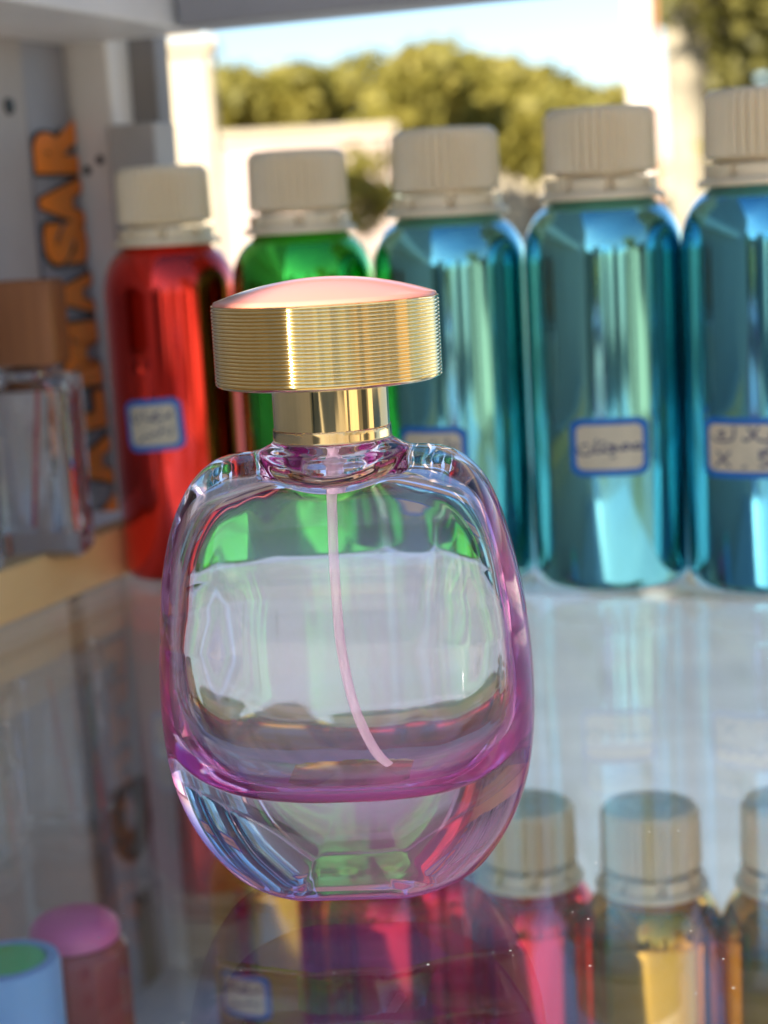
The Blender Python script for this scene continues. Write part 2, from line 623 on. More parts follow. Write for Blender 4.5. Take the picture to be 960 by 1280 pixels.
def bottle_parts(root, body_mat, cap_mat):
    prof = [(.0002, .0012), (.018, .0012), (.0215, .0004), (.0238, .0006), (.0250, .0018), (R_B, .0042), (R_B, .060), (R_B, .1085)]
    for k in range(1, 15):
        a = k / 14 * 1.18
        prof.append((.0133 + (R_B - .0133) * math.cos(a) ** .9, .1085 + .0172 * math.sin(a)))
    prof += [(.0168, .1262), (.0150, .1268), (.0150, .1300)]
    b = MB()
    b.lathe(prof, 96, cap1=True)
    body = b.build('bottle_body', body_mat, root, angle=50)
    # tamper ring: flange, band with bridges
    t = MB()
    t.lathe([(.0140, .1263), (.0202, .1263), (.0206, .1267), (.0206, .1277), (.0200, .1284), (.0186, .1287), (.0184, .1290), (.0184, .1328), (.0178, .1330), (.0145, .1330)], 96,
            rfun=lambda r, z, i, k: r - (.0028 if (i % 12) in (0, 1) and .1289 < z < .1335 and r > .017 else 0))
    t.build('tamper_ring', cap_mat, root, angle=30)
    c = MB()
    nf = 38
    pr = [(.0145, .1334), (.0150, .1334), (.0150, .1346), (.0172, .1347), (.0175, .1351)]
    for k in range(8):
        pr.append((.0174 - .0004 * k / 7, .1356 + .0178 * k / 7))
    pr += [(.0168, .1545), (.0164, .1552), (.0156, .1556), (.0128, .1556), (.0122, .1550), (.0108, .1550), (.0102, .1555), (.0078, .1554), (.0062, .1546), (.0001, .1543)]
    c.lathe(pr, nf * 4, rfun=lambda r, z, i, k: r + (.0009 * (1, .45, -1, .45)[i % 4] if 5 <= k <= 12 else 0))
    c.build('ridged_cap', cap_mat, root, angle=45)
    return body


def label_patch(root, zc, w, h, ang, strokes=None, sw=.00072, tilt=0.0):
    """curved paper label on the bottle; ang = direction it faces"""
    def wrap(a, b, off):
        ca, sa = math.cos(tilt), math.sin(tilt)
        x, y = a * ca - b * sa, a * sa + b * ca
        t = ang + x / R_B
        return ((R_B + off) * math.cos(t), (R_B + off) * math.sin(t), zc + y)

    def rrect(w, h, r, off, mb):
        nu, nv = 20, 12
        vs, fs = [], []
        for j in range(nv + 1):
            b = (j / nv - .5) * h
            e = max(0, abs(b) - (h / 2 - r))
            half = w / 2 - (r - math.sqrt(max(0, r * r - e * e)))
            for i in range(nu + 1):
                vs.append(wrap((i / nu - .5) * 2 * half, b, off))
        for j in range(nv):
            for i in range(nu):
                o = j * (nu + 1) + i
                fs.append((o, o + 1, o + nu + 2, o + nu + 1))
        mb.add(vs, fs)
    b1 = MB()
    rrect(w, h, .003, .00010, b1)
    lab = b1.build('paper_label', M['border'], root)
    b2 = MB()
    rrect(w - .0046, h - .0044, .0018, .00022, b2)
    b2.build('label_face', M['paper'], lab)
    if strokes:
        b3 = MB()
        for st in strokes:
            P = catmull(st, 6) if len(st) > 2 else np.array(st, float)
            P = P * [w - .0055, h - .0055]
            for k in range(len(P) - 1):
                d = P[k + 1] - P[k]
                L = np.linalg.norm(d)
                if L < 1e-9:
                    continue
                d /= L
                nn = np.array([-d[1], d[0]]) * sw / 2
                a, b = P[k] - d * sw * .25, P[k + 1] + d * sw * .25
                b3.add([wrap(*(a - nn), .00034), wrap(*(b - nn), .00034), wrap(*(b + nn), .00034), wrap(*(a + nn), .00034)], [(0, 1, 2, 3)])
        b3.build('handwriting', M['ink'], lab)
    return lab


def dot(x, y, s=.03):
    return [(x - s, y), (x + s, y + .02)]


W_MAJ = [  # one line of handwritten Arabic, right to left
    [(.50, -.02), (.44, .06), (.38, .0), (.43, -.07), (.50, -.06), (.36, -.07), (.30, .03), (.23, .06), (.20, -.02), (.28, -.05), (.16, -.07)],
    [(.16, -.07), (.08, .02), (-.02, .05), (.08, -.08), (-.06, -.10), (-.10, .02), (-.13, -.10), (-.22, -.11)],
    [(-.19, .20), (-.21, .05), (-.22, -.11)],
    [(-.27, -.02), (-.30, -.14), (-.40, -.17), (-.48, -.12), (-.50, -.02)],
    dot(-.36, .06), dot(-.42, .05), dot(.05, -.24), dot(-.10, .12)]
W_BLK = [
    [(.48, .36), (.47, .20), (.38, .17)], dot(.44, .04),
    [(.38, .17), (.28, .22), (.14, .48)], [(.30, .48), (.22, .30), (.12, .18), (.06, .22)],
    [(-.06, .48), (-.09, .22), (-.22, .16), (-.36, .16), (-.44, .24)], [(-.24, .40), (-.32, .34), (-.24, .30), (-.30, .24)],
    [(-.36, -.08), (-.26, -.26), (-.14, -.44)], [(-.14, -.10), (-.28, -.28), (-.40, -.44)],
    dot(.08, -.44), [(.46, -.12), (.34, -.14), (.32, -.24), (.44, -.30), (.44, -.40), (.30, -.42)], [(.30, -.08), (.44, -.06)]]
W_RED = [
    [(.44, .36), (.38, .24), (.30, .20), (.42, .18)], [(.28, .18), (.14, .20), (.08, .32), (.02, .18), (.12, .12), (-.06, .16), (-.16, .20)],
    [(-.14, .44), (-.16, .20)], [(-.26, .36), (-.30, .14), (-.40, .12), (-.46, .24), (-.45, .34)], dot(-.36, .30), dot(.16, .34),
    [(.40, -.06), (.36, -.30)], [(.30, -.22), (.20, -.14), (.12, -.26), (.02, -.20), (-.06, -.30), (-.16, -.26), (-.26, -.36), (-.38, -.42)], dot(.20, -.02)]
W_B3 = [[(.46, .16), (.40, .24), (.34, .14), (.20, .10), (.10, .18), (.0, .08), (-.20, .08)], [(.30, .42), (.28, .2)], dot(.05, .3)]

tmpl = {}
row_px = {}


def alum_bottle(c, z0, scale, body_mat, cap_mat, label, group, lab=None, rz=0.0):
    key = (body_mat.name, cap_mat.name)
    root = tag(empty('aluminium_bottle', (c[0], c[1], z0), rz), label, 'bottle', group)
    root.scale = (scale[0], scale[0], scale[1])
    if not tmpl.get('first'):
        bottle_parts(root, body_mat, cap_mat)
        tmpl['first'] = root
    else:
        for ch in list(tmpl['first'].children):
            if ch.name.split('.')[0] == 'paper_label':
                continue
            d = ch.copy()
            COL.objects.link(d)
            d.parent = root
            if ch.name.startswith('bottle_body'):
                d.material_slots[0].link = 'OBJECT'
                d.material_slots[0].material = body_mat
            elif cap_mat is not None:
                d.material_slots[0].link = 'OBJECT'
                d.material_slots[0].material = cap_mat
    if lab:
        zc, w, h, X, st, tilt = lab
        # face the label to the side the photo shows it on
        an = math.atan2(-c[1], -c[0]) + X
        label_patch(root, zc, w, h, an - rz, st, tilt=tilt)
    return root


GR = 'aluminium bottles in a row on the glass shelf'
alum_bottle((-.0722, .6370), .0, (.915, .940), M['red'], M['cap'], 'red aluminium bottle with ribbed cream cap beside the lettered wall strip', GR,
            (.0605, .0245, .0195, -.42, W_RED, .05))
alum_bottle((-.0236, .6170), .0, (.945, .955), M['green'], M['cap'], 'bright green aluminium bottle with ribbed cream cap between red and teal bottles', GR)
alum_bottle((.0270, .6030), .0, (1.0, .980), M['teal'], M['cap'], 'teal aluminium bottle right behind the gold perfume cap, its label half hidden', GR,
            (.0470, .0250, .0188, -.36, W_B3, 0))
alum_bottle((.0766, .5840), .0, (1.0, 1.0), M['teal'], M['cap'], 'teal aluminium bottle with a one line handwritten label, fully in view', GR,
            (.0480, .0262, .0188, .0, W_MAJ, 0))
alum_bottle((.1254, .5655), .0, (1.0, 1.015), M['teal_blue'], M['cap'], 'blue teal aluminium bottle at right edge, label reading X.S under Arabic writing', GR,
            (.0468, .0262, .0190, -.34, W_BLK, 0))

ZL = -.2016
GL = 'aluminium bottles on the lower shelf'
lower = [(812, 1005, .5255, M['goldbottle'], 'gold bottle under the glass with its whole white cap in view'),
         (990, 998, .512, M['goldbottle'], 'gold bottle under the glass cut off by the right edge'),
         (658, 1003, .548, M['pinkbottle'], 'crimson bottle under the glass with white cap half behind the perfume bottle'),
         (472, 1003, .583, M['pinkbottle'], 'crimson bottle under the glass mostly hidden beneath the perfume bottle'),
         (572, 990, .600, M['pinkbottle'], 'crimson bottle standing behind the one half covered by the perfume bottle'),
         (330, 965, .600, M['goldbottle'], 'gold bottle with a blue edged label under the glass left of the perfume bottle')]
for i, (X, Y, y, mt, lb) in enumerate(lower):
    lab = (.069, .0250, .0190, -.62, W_RED, 0) if i == 5 else None
    p = at(X, Y, y)
    alum_bottle((p[0], p[1]), ZL, (.86, (p[2] - ZL) / .1556), mt, M['cap'], lb, GL, lab)

# ------------------------------------------------------------------ cabinet
fr = lambda u, v, z: cab(u, v, z)


def cbox(name, mat, u0, u1, v0, v1, z0, z1, parent=None, bevel=.001, fr=fr):
    b = MB()
    b.box(u0, u1, v0, v1, z0, z1, 0, fr)
    return b.build(name, mat, parent, smooth=False, bevel=bevel)


pane = cbox('glass_shelf', M['pane'], -.0008, .62, -.52, .115, -.006, 0, bevel=.0006)
tag(pane, 'clear glass shelf pane carrying the perfume bottle and the bottle row', 'shelf')
low = cbox('lower_shelf', M['lower_white'], -.10, .62, -.60, .14, ZL - .016, ZL)
tag(low, 'pale shelf board under the glass holding gold bottles', 'shelf')
rail = cbox('shelf_rail', M['white_paint'], -.02, .62, .118, .140, -.028, .012)
tag(rail, 'white rail along the back edge of the glass shelf', 'rail')
# raised wooden ledge at the left, its face to the glass shelf
ledge = tag(empty('wooden_ledge', cab(-.03, -.1, 0)), 'raised ledge with an orange varnished wood face on the left of the shelf', 'ledge')
base_inv = Matrix.Translation(-Vector(cab(-.03, -.1, 0)))


def under(o, parent):
    o.parent = parent
    o.matrix_parent_inverse = Matrix.Translation(parent.location).inverted()
    return o


under(cbox('wood_face', M['trim'], -.012, -.001, -.52, .03, .0002, .0185), ledge)
under(cbox('ledge_board', M['white_paint'], -.10, -.0125, -.52, .05, .0, .0165), ledge)

# left wall: plain boards and the lettered strip
WU = -.0545


def wall_v(X, Y=400, wu=WU):
    """cabinet v where pixel column X meets the wall plane"""
    d = ray(X, Y)
    # CAM + t d = CO + wu*CU + v*CV
    A = np.array([[d[0], -CV[0]], [d[1], -CV[1]]])
    rhs = (CO + wu * CU - CAM)[:2]
    t, v = np.linalg.solve(A, rhs)
    return v, CAM[2] + t * d[2]


vL, _ = wall_v(62)
vR, _ = wall_v(117)
print('strip', vL, vR)
LEAN = .18 * (vR - vL) / .1
frl = lambda u, v, z: cab(u, v - LEAN * (z - .10), z)
strip = tag(empty('lettered_strip', cab(WU, (vL + vR) / 2, 0)), 'grey upright strip with orange black outlined capital letters at left', 'sign')
sb = under(cbox('strip_board', M['grey_strip'], WU - .008, WU, vL, vR, -.42, .236, fr=frl), strip)
wl = cbox('side_wall', M['side_paint'], WU - .008, WU + .0025, -1.1, vL - .0015 - .1 * LEAN, ZL - .2, .80)  # upper and front runs, out of view, added to keep sun off the bottles
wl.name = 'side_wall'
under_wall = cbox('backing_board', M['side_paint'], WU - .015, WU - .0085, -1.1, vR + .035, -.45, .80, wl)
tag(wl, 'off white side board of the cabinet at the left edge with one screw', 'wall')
m = MB()
vs, zs = wall_v(11, 133, WU + .0025)
m.lathe([(.0001, .0012), (.0026, .0010), (.0033, 0)], 24)
sc = m.build('screw', M['screw'], None)
sc.matrix_world = Matrix.Translation(cab(WU + .0026, vs, zs)) @ Matrix.Rotation(-YAW, 4, 'Z') @ Matrix.Rotation(PI / 2, 4, 'Y')
sc.parent = wl

# letters: X axis runs up the wall, letter tops point to the front
bpy.context.view_layer.update()


def glyph(ch, offset, ext):
    cu = bpy.data.curves.new('g', 'FONT')
    cu.body = ch
    cu.size = 1
    cu.offset = offset
    cu.extrude = ext
    cu.resolution_u = 6
    o = bpy.data.objects.new('g', cu)
    COL.objects.link(o)
    bpy.context.view_layer.update()
    dg = bpy.context.evaluated_depsgraph_get()
    me = bpy.data.meshes.new_from_object(o.evaluated_get(dg))
    P = np.array([v.co[:] for v in me.vertices])
    F = [tuple(p.vertices) for p in me.polygons]
    bpy.data.objects.remove(o)
    bpy.data.curves.remove(cu)
    bpy.data.meshes.remove(me)
    return P, F


wv = vR - vL


def put_letter(ch, ya, yb, fat=.07, v0=.01, v1=.99, col='orange', xc=None):
    Pi, Fi = glyph(ch, fat, .002)
    Po, Fo = glyph(ch, fat + .05, .002)
    lo, hi = Pi[:, :2].min(0), Pi[:, :2].max(0)
    xm = 90 if xc is None else xc
    _, zt = wall_v(xm + (ya - 400) * .115, ya)
    _, zb = wall_v(xm + (yb - 400) * .115, yb)
    sx, sy = (zt - zb) / (hi[0] - lo[0]), wv * (v1 - v0) / (hi[1] - lo[1])

    def tf(P, off):
        out = []
        for p in P:
            a = zb + (p[0] - lo[0]) * sx
            b = vR - wv * (1 - v1) - (p[1] - lo[1]) * sy
            b = min(max(b, vL + .0004), vR - .0004)
            out.append(frl(WU + off + max(0, p[2]) * .1, b, a))
        return out
    mo = MB()
    mo.add(tf(Po, .0004), Fo)
    root = under(mo.build('letter', M['black'], None, smooth=False), strip)
    if col != 'black':
        mi = MB()
        mi.add(tf(Pi, .0010), Fi)
        fill = under(mi.build('letter_fill', M[col], None, smooth=False), strip)
        fill.parent = root
        fill.matrix_parent_inverse = (Matrix.Translation(strip.location)).inverted() if False else Matrix.Identity(4)
        fill.matrix_parent_inverse = Matrix.Translation(strip.location).inverted() @ Matrix.Translation(strip.location)
    return root


for ch, ya, yb in (('R', 148, 217), ('A', 223, 284), ('S', 277, 330), ('A', 343, 394), ('M', 404, 484), ('L', 492, 538), ('A', 550, 611), ('R', 622, 690)):
    put_letter(ch, ya, yb)
put_letter('C', 985, 1070, .06, .05, .98, 'black')
put_letter('l', 1150, 1250, .03, .4, .75, 'black')

# corner post, dark gap, grey board behind
va, _ = wall_v(119)
cpost = tag(empty('corner_post', cab(WU, va, 0)), 'white upright corner post beside the lettered strip with two screw holes', 'post')
pu, pv = WU + .001, vR + .001
under(cbox('post_body', M['white_paint'], WU - .010, WU + .018, vR + .002, vR + .030, -.42, .236, fr=frl, bevel=.0015), cpost)
for (X, Y) in ((114, 213), (130, 200)):
    d = ray(X, Y)
    vv = vR + .0018
    A = np.array([[d[0], -CU[0]], [d[1], -CU[1]]])
    t_, u_ = np.linalg.solve(A, (CO + vv * CV - CAM)[:2])
    m = MB()
    m.lathe([(.0001, .0006), (.0016, .0005), (.0019, 0)], 20)
    s_ = m.build('screw_hole', M['screw'], None)
    s_.matrix_world = Matrix.Translation(cab(u_, vv - .0001 - LEAN * (CAM[2] + t_ * d[2] - .10), CAM[2] + t_ * d[2])) @ Matrix.Rotation(-YAW, 4, 'Z') @ Matrix.Rotation(PI / 2, 4, 'X')
    bpy.context.view_layer.update()
    mw = s_.matrix_world.copy()
    s_.parent = cpost
    s_.matrix_parent_inverse = Matrix.Translation(cpost.location).inverted()


def ubox_px(name, mat, X0, X1, Yref, depth, th, z0, z1):
    """upright board across the view between two pixel columns, standing at a depth"""
    p0, p1 = at(X0, Yref, depth), at(X1, Yref, depth)
    u0, v0, _ = tocab(p0)
    u1, v1, _ = tocab(p1)
    b = MB()
    b.box(u0, u1, v0, v0 + th, z0, z1, 0, fr)
    return b.build(name, mat, None, smooth=False, bevel=.0008)


g = ubox_px('upright_board', M['taupe'], 152, 208, 130, .735, .012, -.42, .216)
tag(g, 'dark taupe upright board behind the corner post under the roof rail', 'board')
bx = ubox_px('carton', M['carton'], 134, 207, 180, .705, .018, .0, at(170, 155, .705)[2])
tag(bx, 'beige carton standing behind the red bottle cap', 'carton')

# top: side beam, back rail, roof board
zb = at(100, 48, .60)[2]
beam = cbox('side_beam', M['white_paint'], -.066, .006, -.50, .085, .1985, .236)
tag(beam, 'white painted beam running back along the top left', 'beam')
brail = cbox('top_rail', M['grey_paint'], .008, .62, .060, .086, .1985, .236)
tag(brail, 'grey brown rail across the top of the open back', 'rail')
roof = cbox('upper_shelf', M['pane'], -.06, .62, -.50, .088, .2365, .2425, bevel=.0006)
tag(roof, 'upper glass shelf pane lying on the beams above the bottles', 'shelf')

# clear bottles with wooden caps on the ledge
def clear_bottle(c, z0, w, d, hb, rz, label):
    root = tag(empty('clear_bottle', (c[0], c[1], z0), rz), label, 'bottle', 'clear glass bottles with brown wooden caps on the ledge')

    def sect(hw, hd, z, n=48, p=5.0):
        out = []
        for i in range(n):
            a = 2 * PI * i / n
            ca, sa = math.cos(a), math.sin(a)
            k = (abs(ca) ** p + abs(sa) ** p) ** (-1 / p)
            out.append((hw * k * ca, hd * k * sa, z))
        return out

    def loft(rows, mb, flip=False):
        n = len(rows[0])
        vs = [p for r in rows for p in r]
        fs = []
        for k in range(len(rows) - 1):
            for i in range(n):
                j = (i + 1) % n
                q = (k * n + i, k * n + j, (k + 1) * n + j, (k + 1) * n + i)
                fs.append(q[::-1] if flip else q)
        b0, b1 = tuple(range(n - 1, -1, -1)), tuple((len(rows) - 1) * n + i for i in range(n))
        fs += [b0[::-1], b1[::-1]] if flip else [b0, b1]
        mb.add(vs, fs)
    mb = MB()
    rows = [(w * .92, d * .92, 0), (w, d, .002), (w, d, hb * .955), (w * .985, d * .985, hb * .985), (w * .93, d * .93, hb), (w * .4, d * .6, hb + .002), (.009, .009, hb + .0035), (.009, .009, hb + .010)]
    loft([sect(a, b, z) for a, b, z in rows], mb)
    t = .0035
    rows = [(w * .8, d * .75, .009), (w - t, d - t, .012), (w - t, d - t, hb * .86), (w * .8, d * .75, hb * .93), (.006, .006, hb * .97), (.006, .006, hb + .009)]
    loft([sect(a, b, z) for a, b, z in rows], mb, True)
    mb.build('glass_body', M['clear'], root, angle=40)
    mb = MB()
    mb.lathe([(.0009, 0.011), (.0009, hb)], 12, cap0=True, cap1=True)
    o = mb.build('red_tube', plain('red_tube_plastic', (.35, .02, .03), .4), root)
    o.rotation_euler = (0, .12, 0)
    o.location = (-.004, 0, 0)
    mb = MB()
    cw = w * .80
    rows = [(cw, d * .8, hb + .0045), (cw * 1.0, d * .8, hb + .005), (cw, d * .8, hb + .030), (cw * .96, d * .77, hb + .0318), (cw * .9, d * .72, hb + .0325)]
    mb2 = MB()
    loft([sect(a, b, z, 48, 8.0) for a, b, z in rows], mb2)
    mb2.build('wooden_cap', M['brownwood'], root, angle=40)
    return root


clear_bottle(at(52, 640, .598), .0166, .0160, .0125, .0610, -YAW * .3, 'clear glass bottle with brown wooden cap at the back of the ledge')
clear_bottle(at(-70, 650, .560), .0166, .0160, .0125, .0590, -YAW * .3, 'clear glass bottle with brown wooden cap cut off by the left edge')

# blue jar with green lid, crimson bottle with pink cap, on the lower shelf
p = at(8, 1200, .50)
jar = tag(empty('jar', (p[0], p[1], ZL)), 'light blue round jar with green inset lid under the glass at lower left', 'jar')
hj = p[2] - ZL
m = MB()
m.lathe([(.0005, 0), (.0150, 0), (.0160, .001), (.0160, hj - .002), (.0154, hj), (.0125, hj + .0005), (.0118, hj - .001), (.0118, hj - .006)], 64)
m.build('jar_body', M['jar_blue'], jar)
m = MB()
m.lathe([(.0117, hj - .006), (.0117, hj - .0005), (.0112, hj + .0002), (.0002, hj + .0004)], 64)
m.build('jar_lid', M['jar_green'], jar)
p = at(92, 1150, .545)
pb = tag(empty('crimson_bottle', (p[0], p[1], ZL)), 'dark red faceted bottle with rounded pink cap standing behind the blue jar', 'bottle')
hj = p[2] - ZL
m = MB()
m.lathe([(.0005, 0), (.0165, 0), (.0178, .002), (.0170, hj - .010), (.0150, hj - .0072), (.009, hj - .0060)], 12, cap1=True)
m.build('bottle_body', plain('dark_red_gloss', (.28, .008, .018), .15, coat=.6, var=.2), pb, angle=20)
m = MB()
m.lathe([(.0140, hj - .0065), (.0146, hj - .006), (.0146, hj - .003), (.0140, hj - .001), (.0118, hj + .0009), (.008, hj + .0020), (.0002, hj + .0026)], 64, cap0=True)
m.build('pink_cap', M['pinkcap'], pb)

# ------------------------------------------------------------------ outdoors
GZ = -1.05


def ground_mat():
    t = NT('street_asphalt')
    n1 = t.noise(.6, 5, .6)
    n2 = t.noise(40, 3, .6)
    cc = t.ramp(n1, [(.3, (.24, .195, .14)), (.7, (.34, .28, .21))])
    return t.surf(t.n('ShaderNodeBsdfPrincipled', {'Base Color': cc, 'Roughness': .85, 'Normal': t.bump(n2, .4, .01)}).outputs[0])


m = MB()
m.add([(-400, -400, GZ), (400, -400, GZ), (400, 600, GZ), (-400, 600, GZ)], [(0, 1, 2, 3)])
tag(m.build('ground', ground_mat(), None, smooth=False), kind='structure')

def pavement_mat():
    t = NT('pavement_concrete')
    n1 = t.noise(1.5, 5, .6)
    br = t.n('ShaderNodeTexBrick', {'Vector': t.n('ShaderNodeTexCoord').outputs['Object'], 'Scale': 1.6, 'Mortar Size': .012,
             'Color1': (.215, .245, .275, 1), 'Color2': (.25, .28, .30, 1), 'Mortar': (.18, .20, .21, 1)}).outputs['Color']
    mx = t.n('ShaderNodeMix', {'Factor': n1}, data_type='RGBA', blend_type='MULTIPLY')
    t.t.links.new(br, mx.inputs['A'])
    mx.inputs['B'].default_value = (.75, .75, .75, 1)
    return t.surf(t.n('ShaderNodeBsdfPrincipled', {'Base Color': mx.outputs['Result'], 'Roughness': .8}).outputs[0])


m = MB()
m.box(-9, 9, 1.0, 12, GZ - .2, GZ + .12)
tag(m.build('pavement', pavement_mat(), None, smooth=False), kind='structure')
M['cream_wall'] = plain('cream_plaster', (.46, .38, .26), .8, var=.1, scale=.8)
M['pink_wall'] = plain('pinkish_plaster', (.50, .38, .31), .8, var=.12, scale=.6)
M['window_dark'] = plain('dark_window_glass', (.05, .06, .07), .1, var=.1, scale=2)
M['bark'] = plain('tree_bark', (.16, .12, .08), .9, var=.35, scale=3, bump=.5, bd=.02)
M['palebark'] = plain('mottled_pale_bark', (.24, .20, .13), .9, var=.6, scale=4, bump=.4, bd=.02)
M['post_white'] = plain('cream_painted_post', (.70, .60, .48), .6, var=.06, scale=4)
M['rust'] = plain('rust_paint', (.36, .15, .06), .7, var=.2, scale=6)


def leaf_mat(name, a, b):
    t = NT(name)
    r = t.n('ShaderNodeNewGeometry').outputs['Random Per Island']
    cc = t.ramp(r, [(0, a), (1, b)])
    d = t.n('ShaderNodeBsdfPrincipled', {'Base Color': cc, 'Roughness': .6})
    tr = t.n('ShaderNodeBsdfTranslucent', {'Color': cc})
    return t.surf(t.n('ShaderNodeMixShader', {0: .55, 1: d.outputs[0], 2: tr.outputs[0]}).outputs[0])


M['leaf'] = leaf_mat('yellow_green_leaves', (.21, .19, .03), (.42, .35, .07))
M['leaf_olive'] = leaf_mat('olive_leaves', (.13, .12, .025), (.28, .24, .06))


def leaves(parent, name, mat, blobs, n, size):
    """many small leaf quads through the volume of several clumps"""
    cs = np.array([b[:3] for b in blobs], float)
    rs = np.array([b[3] for b in blobs], float)
    w = rs ** 2
    pick = rng.choice(len(blobs), n, p=w / w.sum())
    d = rng.normal(size=(n, 3))
    d /= np.linalg.norm(d, axis=1)[:, None]
    rad = rs[pick] * rng.uniform(.45, 1.05, n) ** .6
    P = cs[pick] + d * rad[:, None] * [1, 1, .85]
    a = rng.normal(size=(n, 3)) * .8 + d * .3
    a /= np.linalg.norm(a, axis=1)[:, None]
    b = np.cross(a, rng.normal(size=(n, 3)))
    b /= np.linalg.norm(b, axis=1)[:, None]
    s = size * rng.uniform(.6, 1.4, n)[:, None]
    V = np.stack([P - a * s, P - b * s * .5, P + a * s, P + b * s * .5], 1).reshape(-1, 3)
    F = np.arange(4 * n).reshape(-1, 4)
    me = bpy.data.meshes.new(name)
    me.from_pydata(V.tolist(), [], F.tolist())
    me.materials.append(mat)
    me.update()
    o = bpy.data.objects.new(name, me)
    COL.objects.link(o)
    o.parent = parent
    return o


def tree(x, y, h, r, label, n=2600, mat='leaf', trunk_h=.35, size=.32, group='trees across the street', tr=.16):
    root = tag(empty('tree', (x, y, GZ)), label, 'tree', group)
    m = MB()
    m.tube([(0, 0, -.1), (.05, 0, h * .2), (-.05, .05, h * .45), (.02, 0, h * .8)], [tr, tr * .8, tr * .6, tr * .25], 12)
    blobs = [(0, 0, h * .72, r * .6)]
    for k in range(9):
        a = rng.uniform(0, 2 * PI)
        rr = r * rng.uniform(.35, .75)
        zz = h * rng.uniform(trunk_h + .15, .88)
        blobs.append((rr * math.cos(a), rr * math.sin(a), zz, r * rng.uniform(.3, .48)))
        m.tube([(0, 0, h * rng.uniform(.3, .5)), (rr * .5 * math.cos(a), rr * .5 * math.sin(a), zz * .85), (rr * math.cos(a), rr * math.sin(a), zz)], [tr * .4, tr * .25, tr * .08], 8)
    m.build('trunk', M['bark'], root)
    leaves(root, 'crown', M[mat], blobs, n, size)
    return root


def topz(X, Y, y):
    return at(X, Y, y)[2] - GZ


TL = [(345, 75, 55, 2.6, 'second tree from the building, broad yellow green crown'),
      (300, 88, 60, 2.4, 'low yellow green tree nearest the sunlit building'),
      (430, 62, 58, 3.0, 'tall yellow green tree left of the middle of the row'),
      (515, 58, 52, 2.4, 'yellow green tree behind the left teal bottle'),
      (595, 56, 56, 3.0, 'tall rounded yellow green tree in the middle of the row'),
      (660, 66, 54, 2.6, 'yellow green tree behind the tallest middle bottle'),
      (715, 92, 60, 2.4, 'small yellow green tree ending the row beside open sky')]
for X, Y, y, r, lb in TL:
    p = at(X, Y, y)
    tree(p[0], y, p[2] - GZ, r, lb)
p = at(452, 178, 44)
tree(p[0], 44, p[2] - GZ, 1.0, 'rounded green bush in front of the pink wall', 900, 'leaf', .1, .16, tr=.06)


def building(x0, x1, y0, y1, h, mat, label, wins, name='building', front=None):
    root = tag(empty(name, ((x0 + x1) / 2, y0, GZ)), label, 'building')
    cx = (x0 + x1) / 2
    m = MB()
    m.box(x0 - cx, x1 - cx, 0, y1 - y0, 0, h)
    wl_ = m.build('wall', mat, root, smooth=False)
    m = MB()
    m.box(x0 - cx - .15, x1 - cx + .15, -.15, y1 - y0 + .15, h, h + .25)
    m.build('roof', M['cream_wall'], root, smooth=False)
    for (a, b, c, d) in wins:
        m = MB()
        m.box(a - cx, b - cx, -.03, .1, c, d)
        m.build('window', M['window_dark'], root, smooth=False)
    return root


p0, p1 = at(60, 250, 38), at(272, 250, 38)
building(p0[0], p1[0], 38, 39.5, topz(240, 62, 38), M['cream_wall'], 'sunlit cream building rising at the left behind the display case', [(p1[0] - 2.0, p1[0] - 1.5, 1.2, 2.2)])
p0, p1 = at(280, 250, 47), at(492, 250, 47)
building(p0[0], p1[0], 47, 50, topz(390, 172, 47), M['pink_wall'], 'long low pinkish building under the trees', [(p0[0] + .8, p0[0] + 1.4, .7, 1.5), (p0[0] + 2.2, p0[0] + 2.8, .7, 1.5)])
p0, p1 = at(560, 250, 66), at(1000, 250, 66)
building(p0[0], p1[0], 66, 70, topz(700, 215, 66), M['cream_wall'], 'far cream wall showing low between the bottle caps', [])

# white pole and ivy-grown tree on the right, near
p = at(806, 250, 5.0)
pole = tag(empty('street_pole', (p[0], 5.0, GZ)), 'cream painted pole with a rusty edge right of the sky', 'pole')
m = MB()
m.box(-.034, .026, -.03, .03, 0, 4)
m.build('pole_shaft', M['post_white'], pole, smooth=False, bevel=.006)
m = MB()
m.box(.028, .044, -.02, .02, 0, 4)
m.build('rusty_bar', M['rust'], pole, smooth=False)
p = at(868, 250, 8.0)
root = tag(empty('plane_tree', (p[0], 8.0, GZ)), 'mottled pale trunk with hanging olive leaves at the right edge', 'tree')
m = MB()
m.tube([(0, 0, -.1), (.0, 0, 1.0), (-.03, .02, 2.0), (.05, 0, 3.2)], [.13, .10, .09, .08], 20)
m.tube([(-.02, 0, 1.7), (.25, 0, 2.2), (.6, .1, 2.9)], [.08, .06, .04], 12)
m.build('trunk', M['palebark'], root)
leaves(root, 'crown', M['leaf_olive'], [(.05, -.2, 2.15, .34), (.38, -.1, 1.95, .36), (.62, 0, 1.7, .34), (.3, 0, 2.6, .6), (-.1, 0, 2.9, .5), (.9, .1, 2.2, .6), (.16, -.22, 1.35, .14), (.42, -.1, 1.35, .2), (.1, -.2, 1.1, .1)], 2600, .07)
p = at(985, 250, 14.0)
tree(p[0], 14, 3.6, .9, 'olive leaved tree cut off by the right edge', 1800, 'leaf_olive', .15, .12, group='street trees at the right')

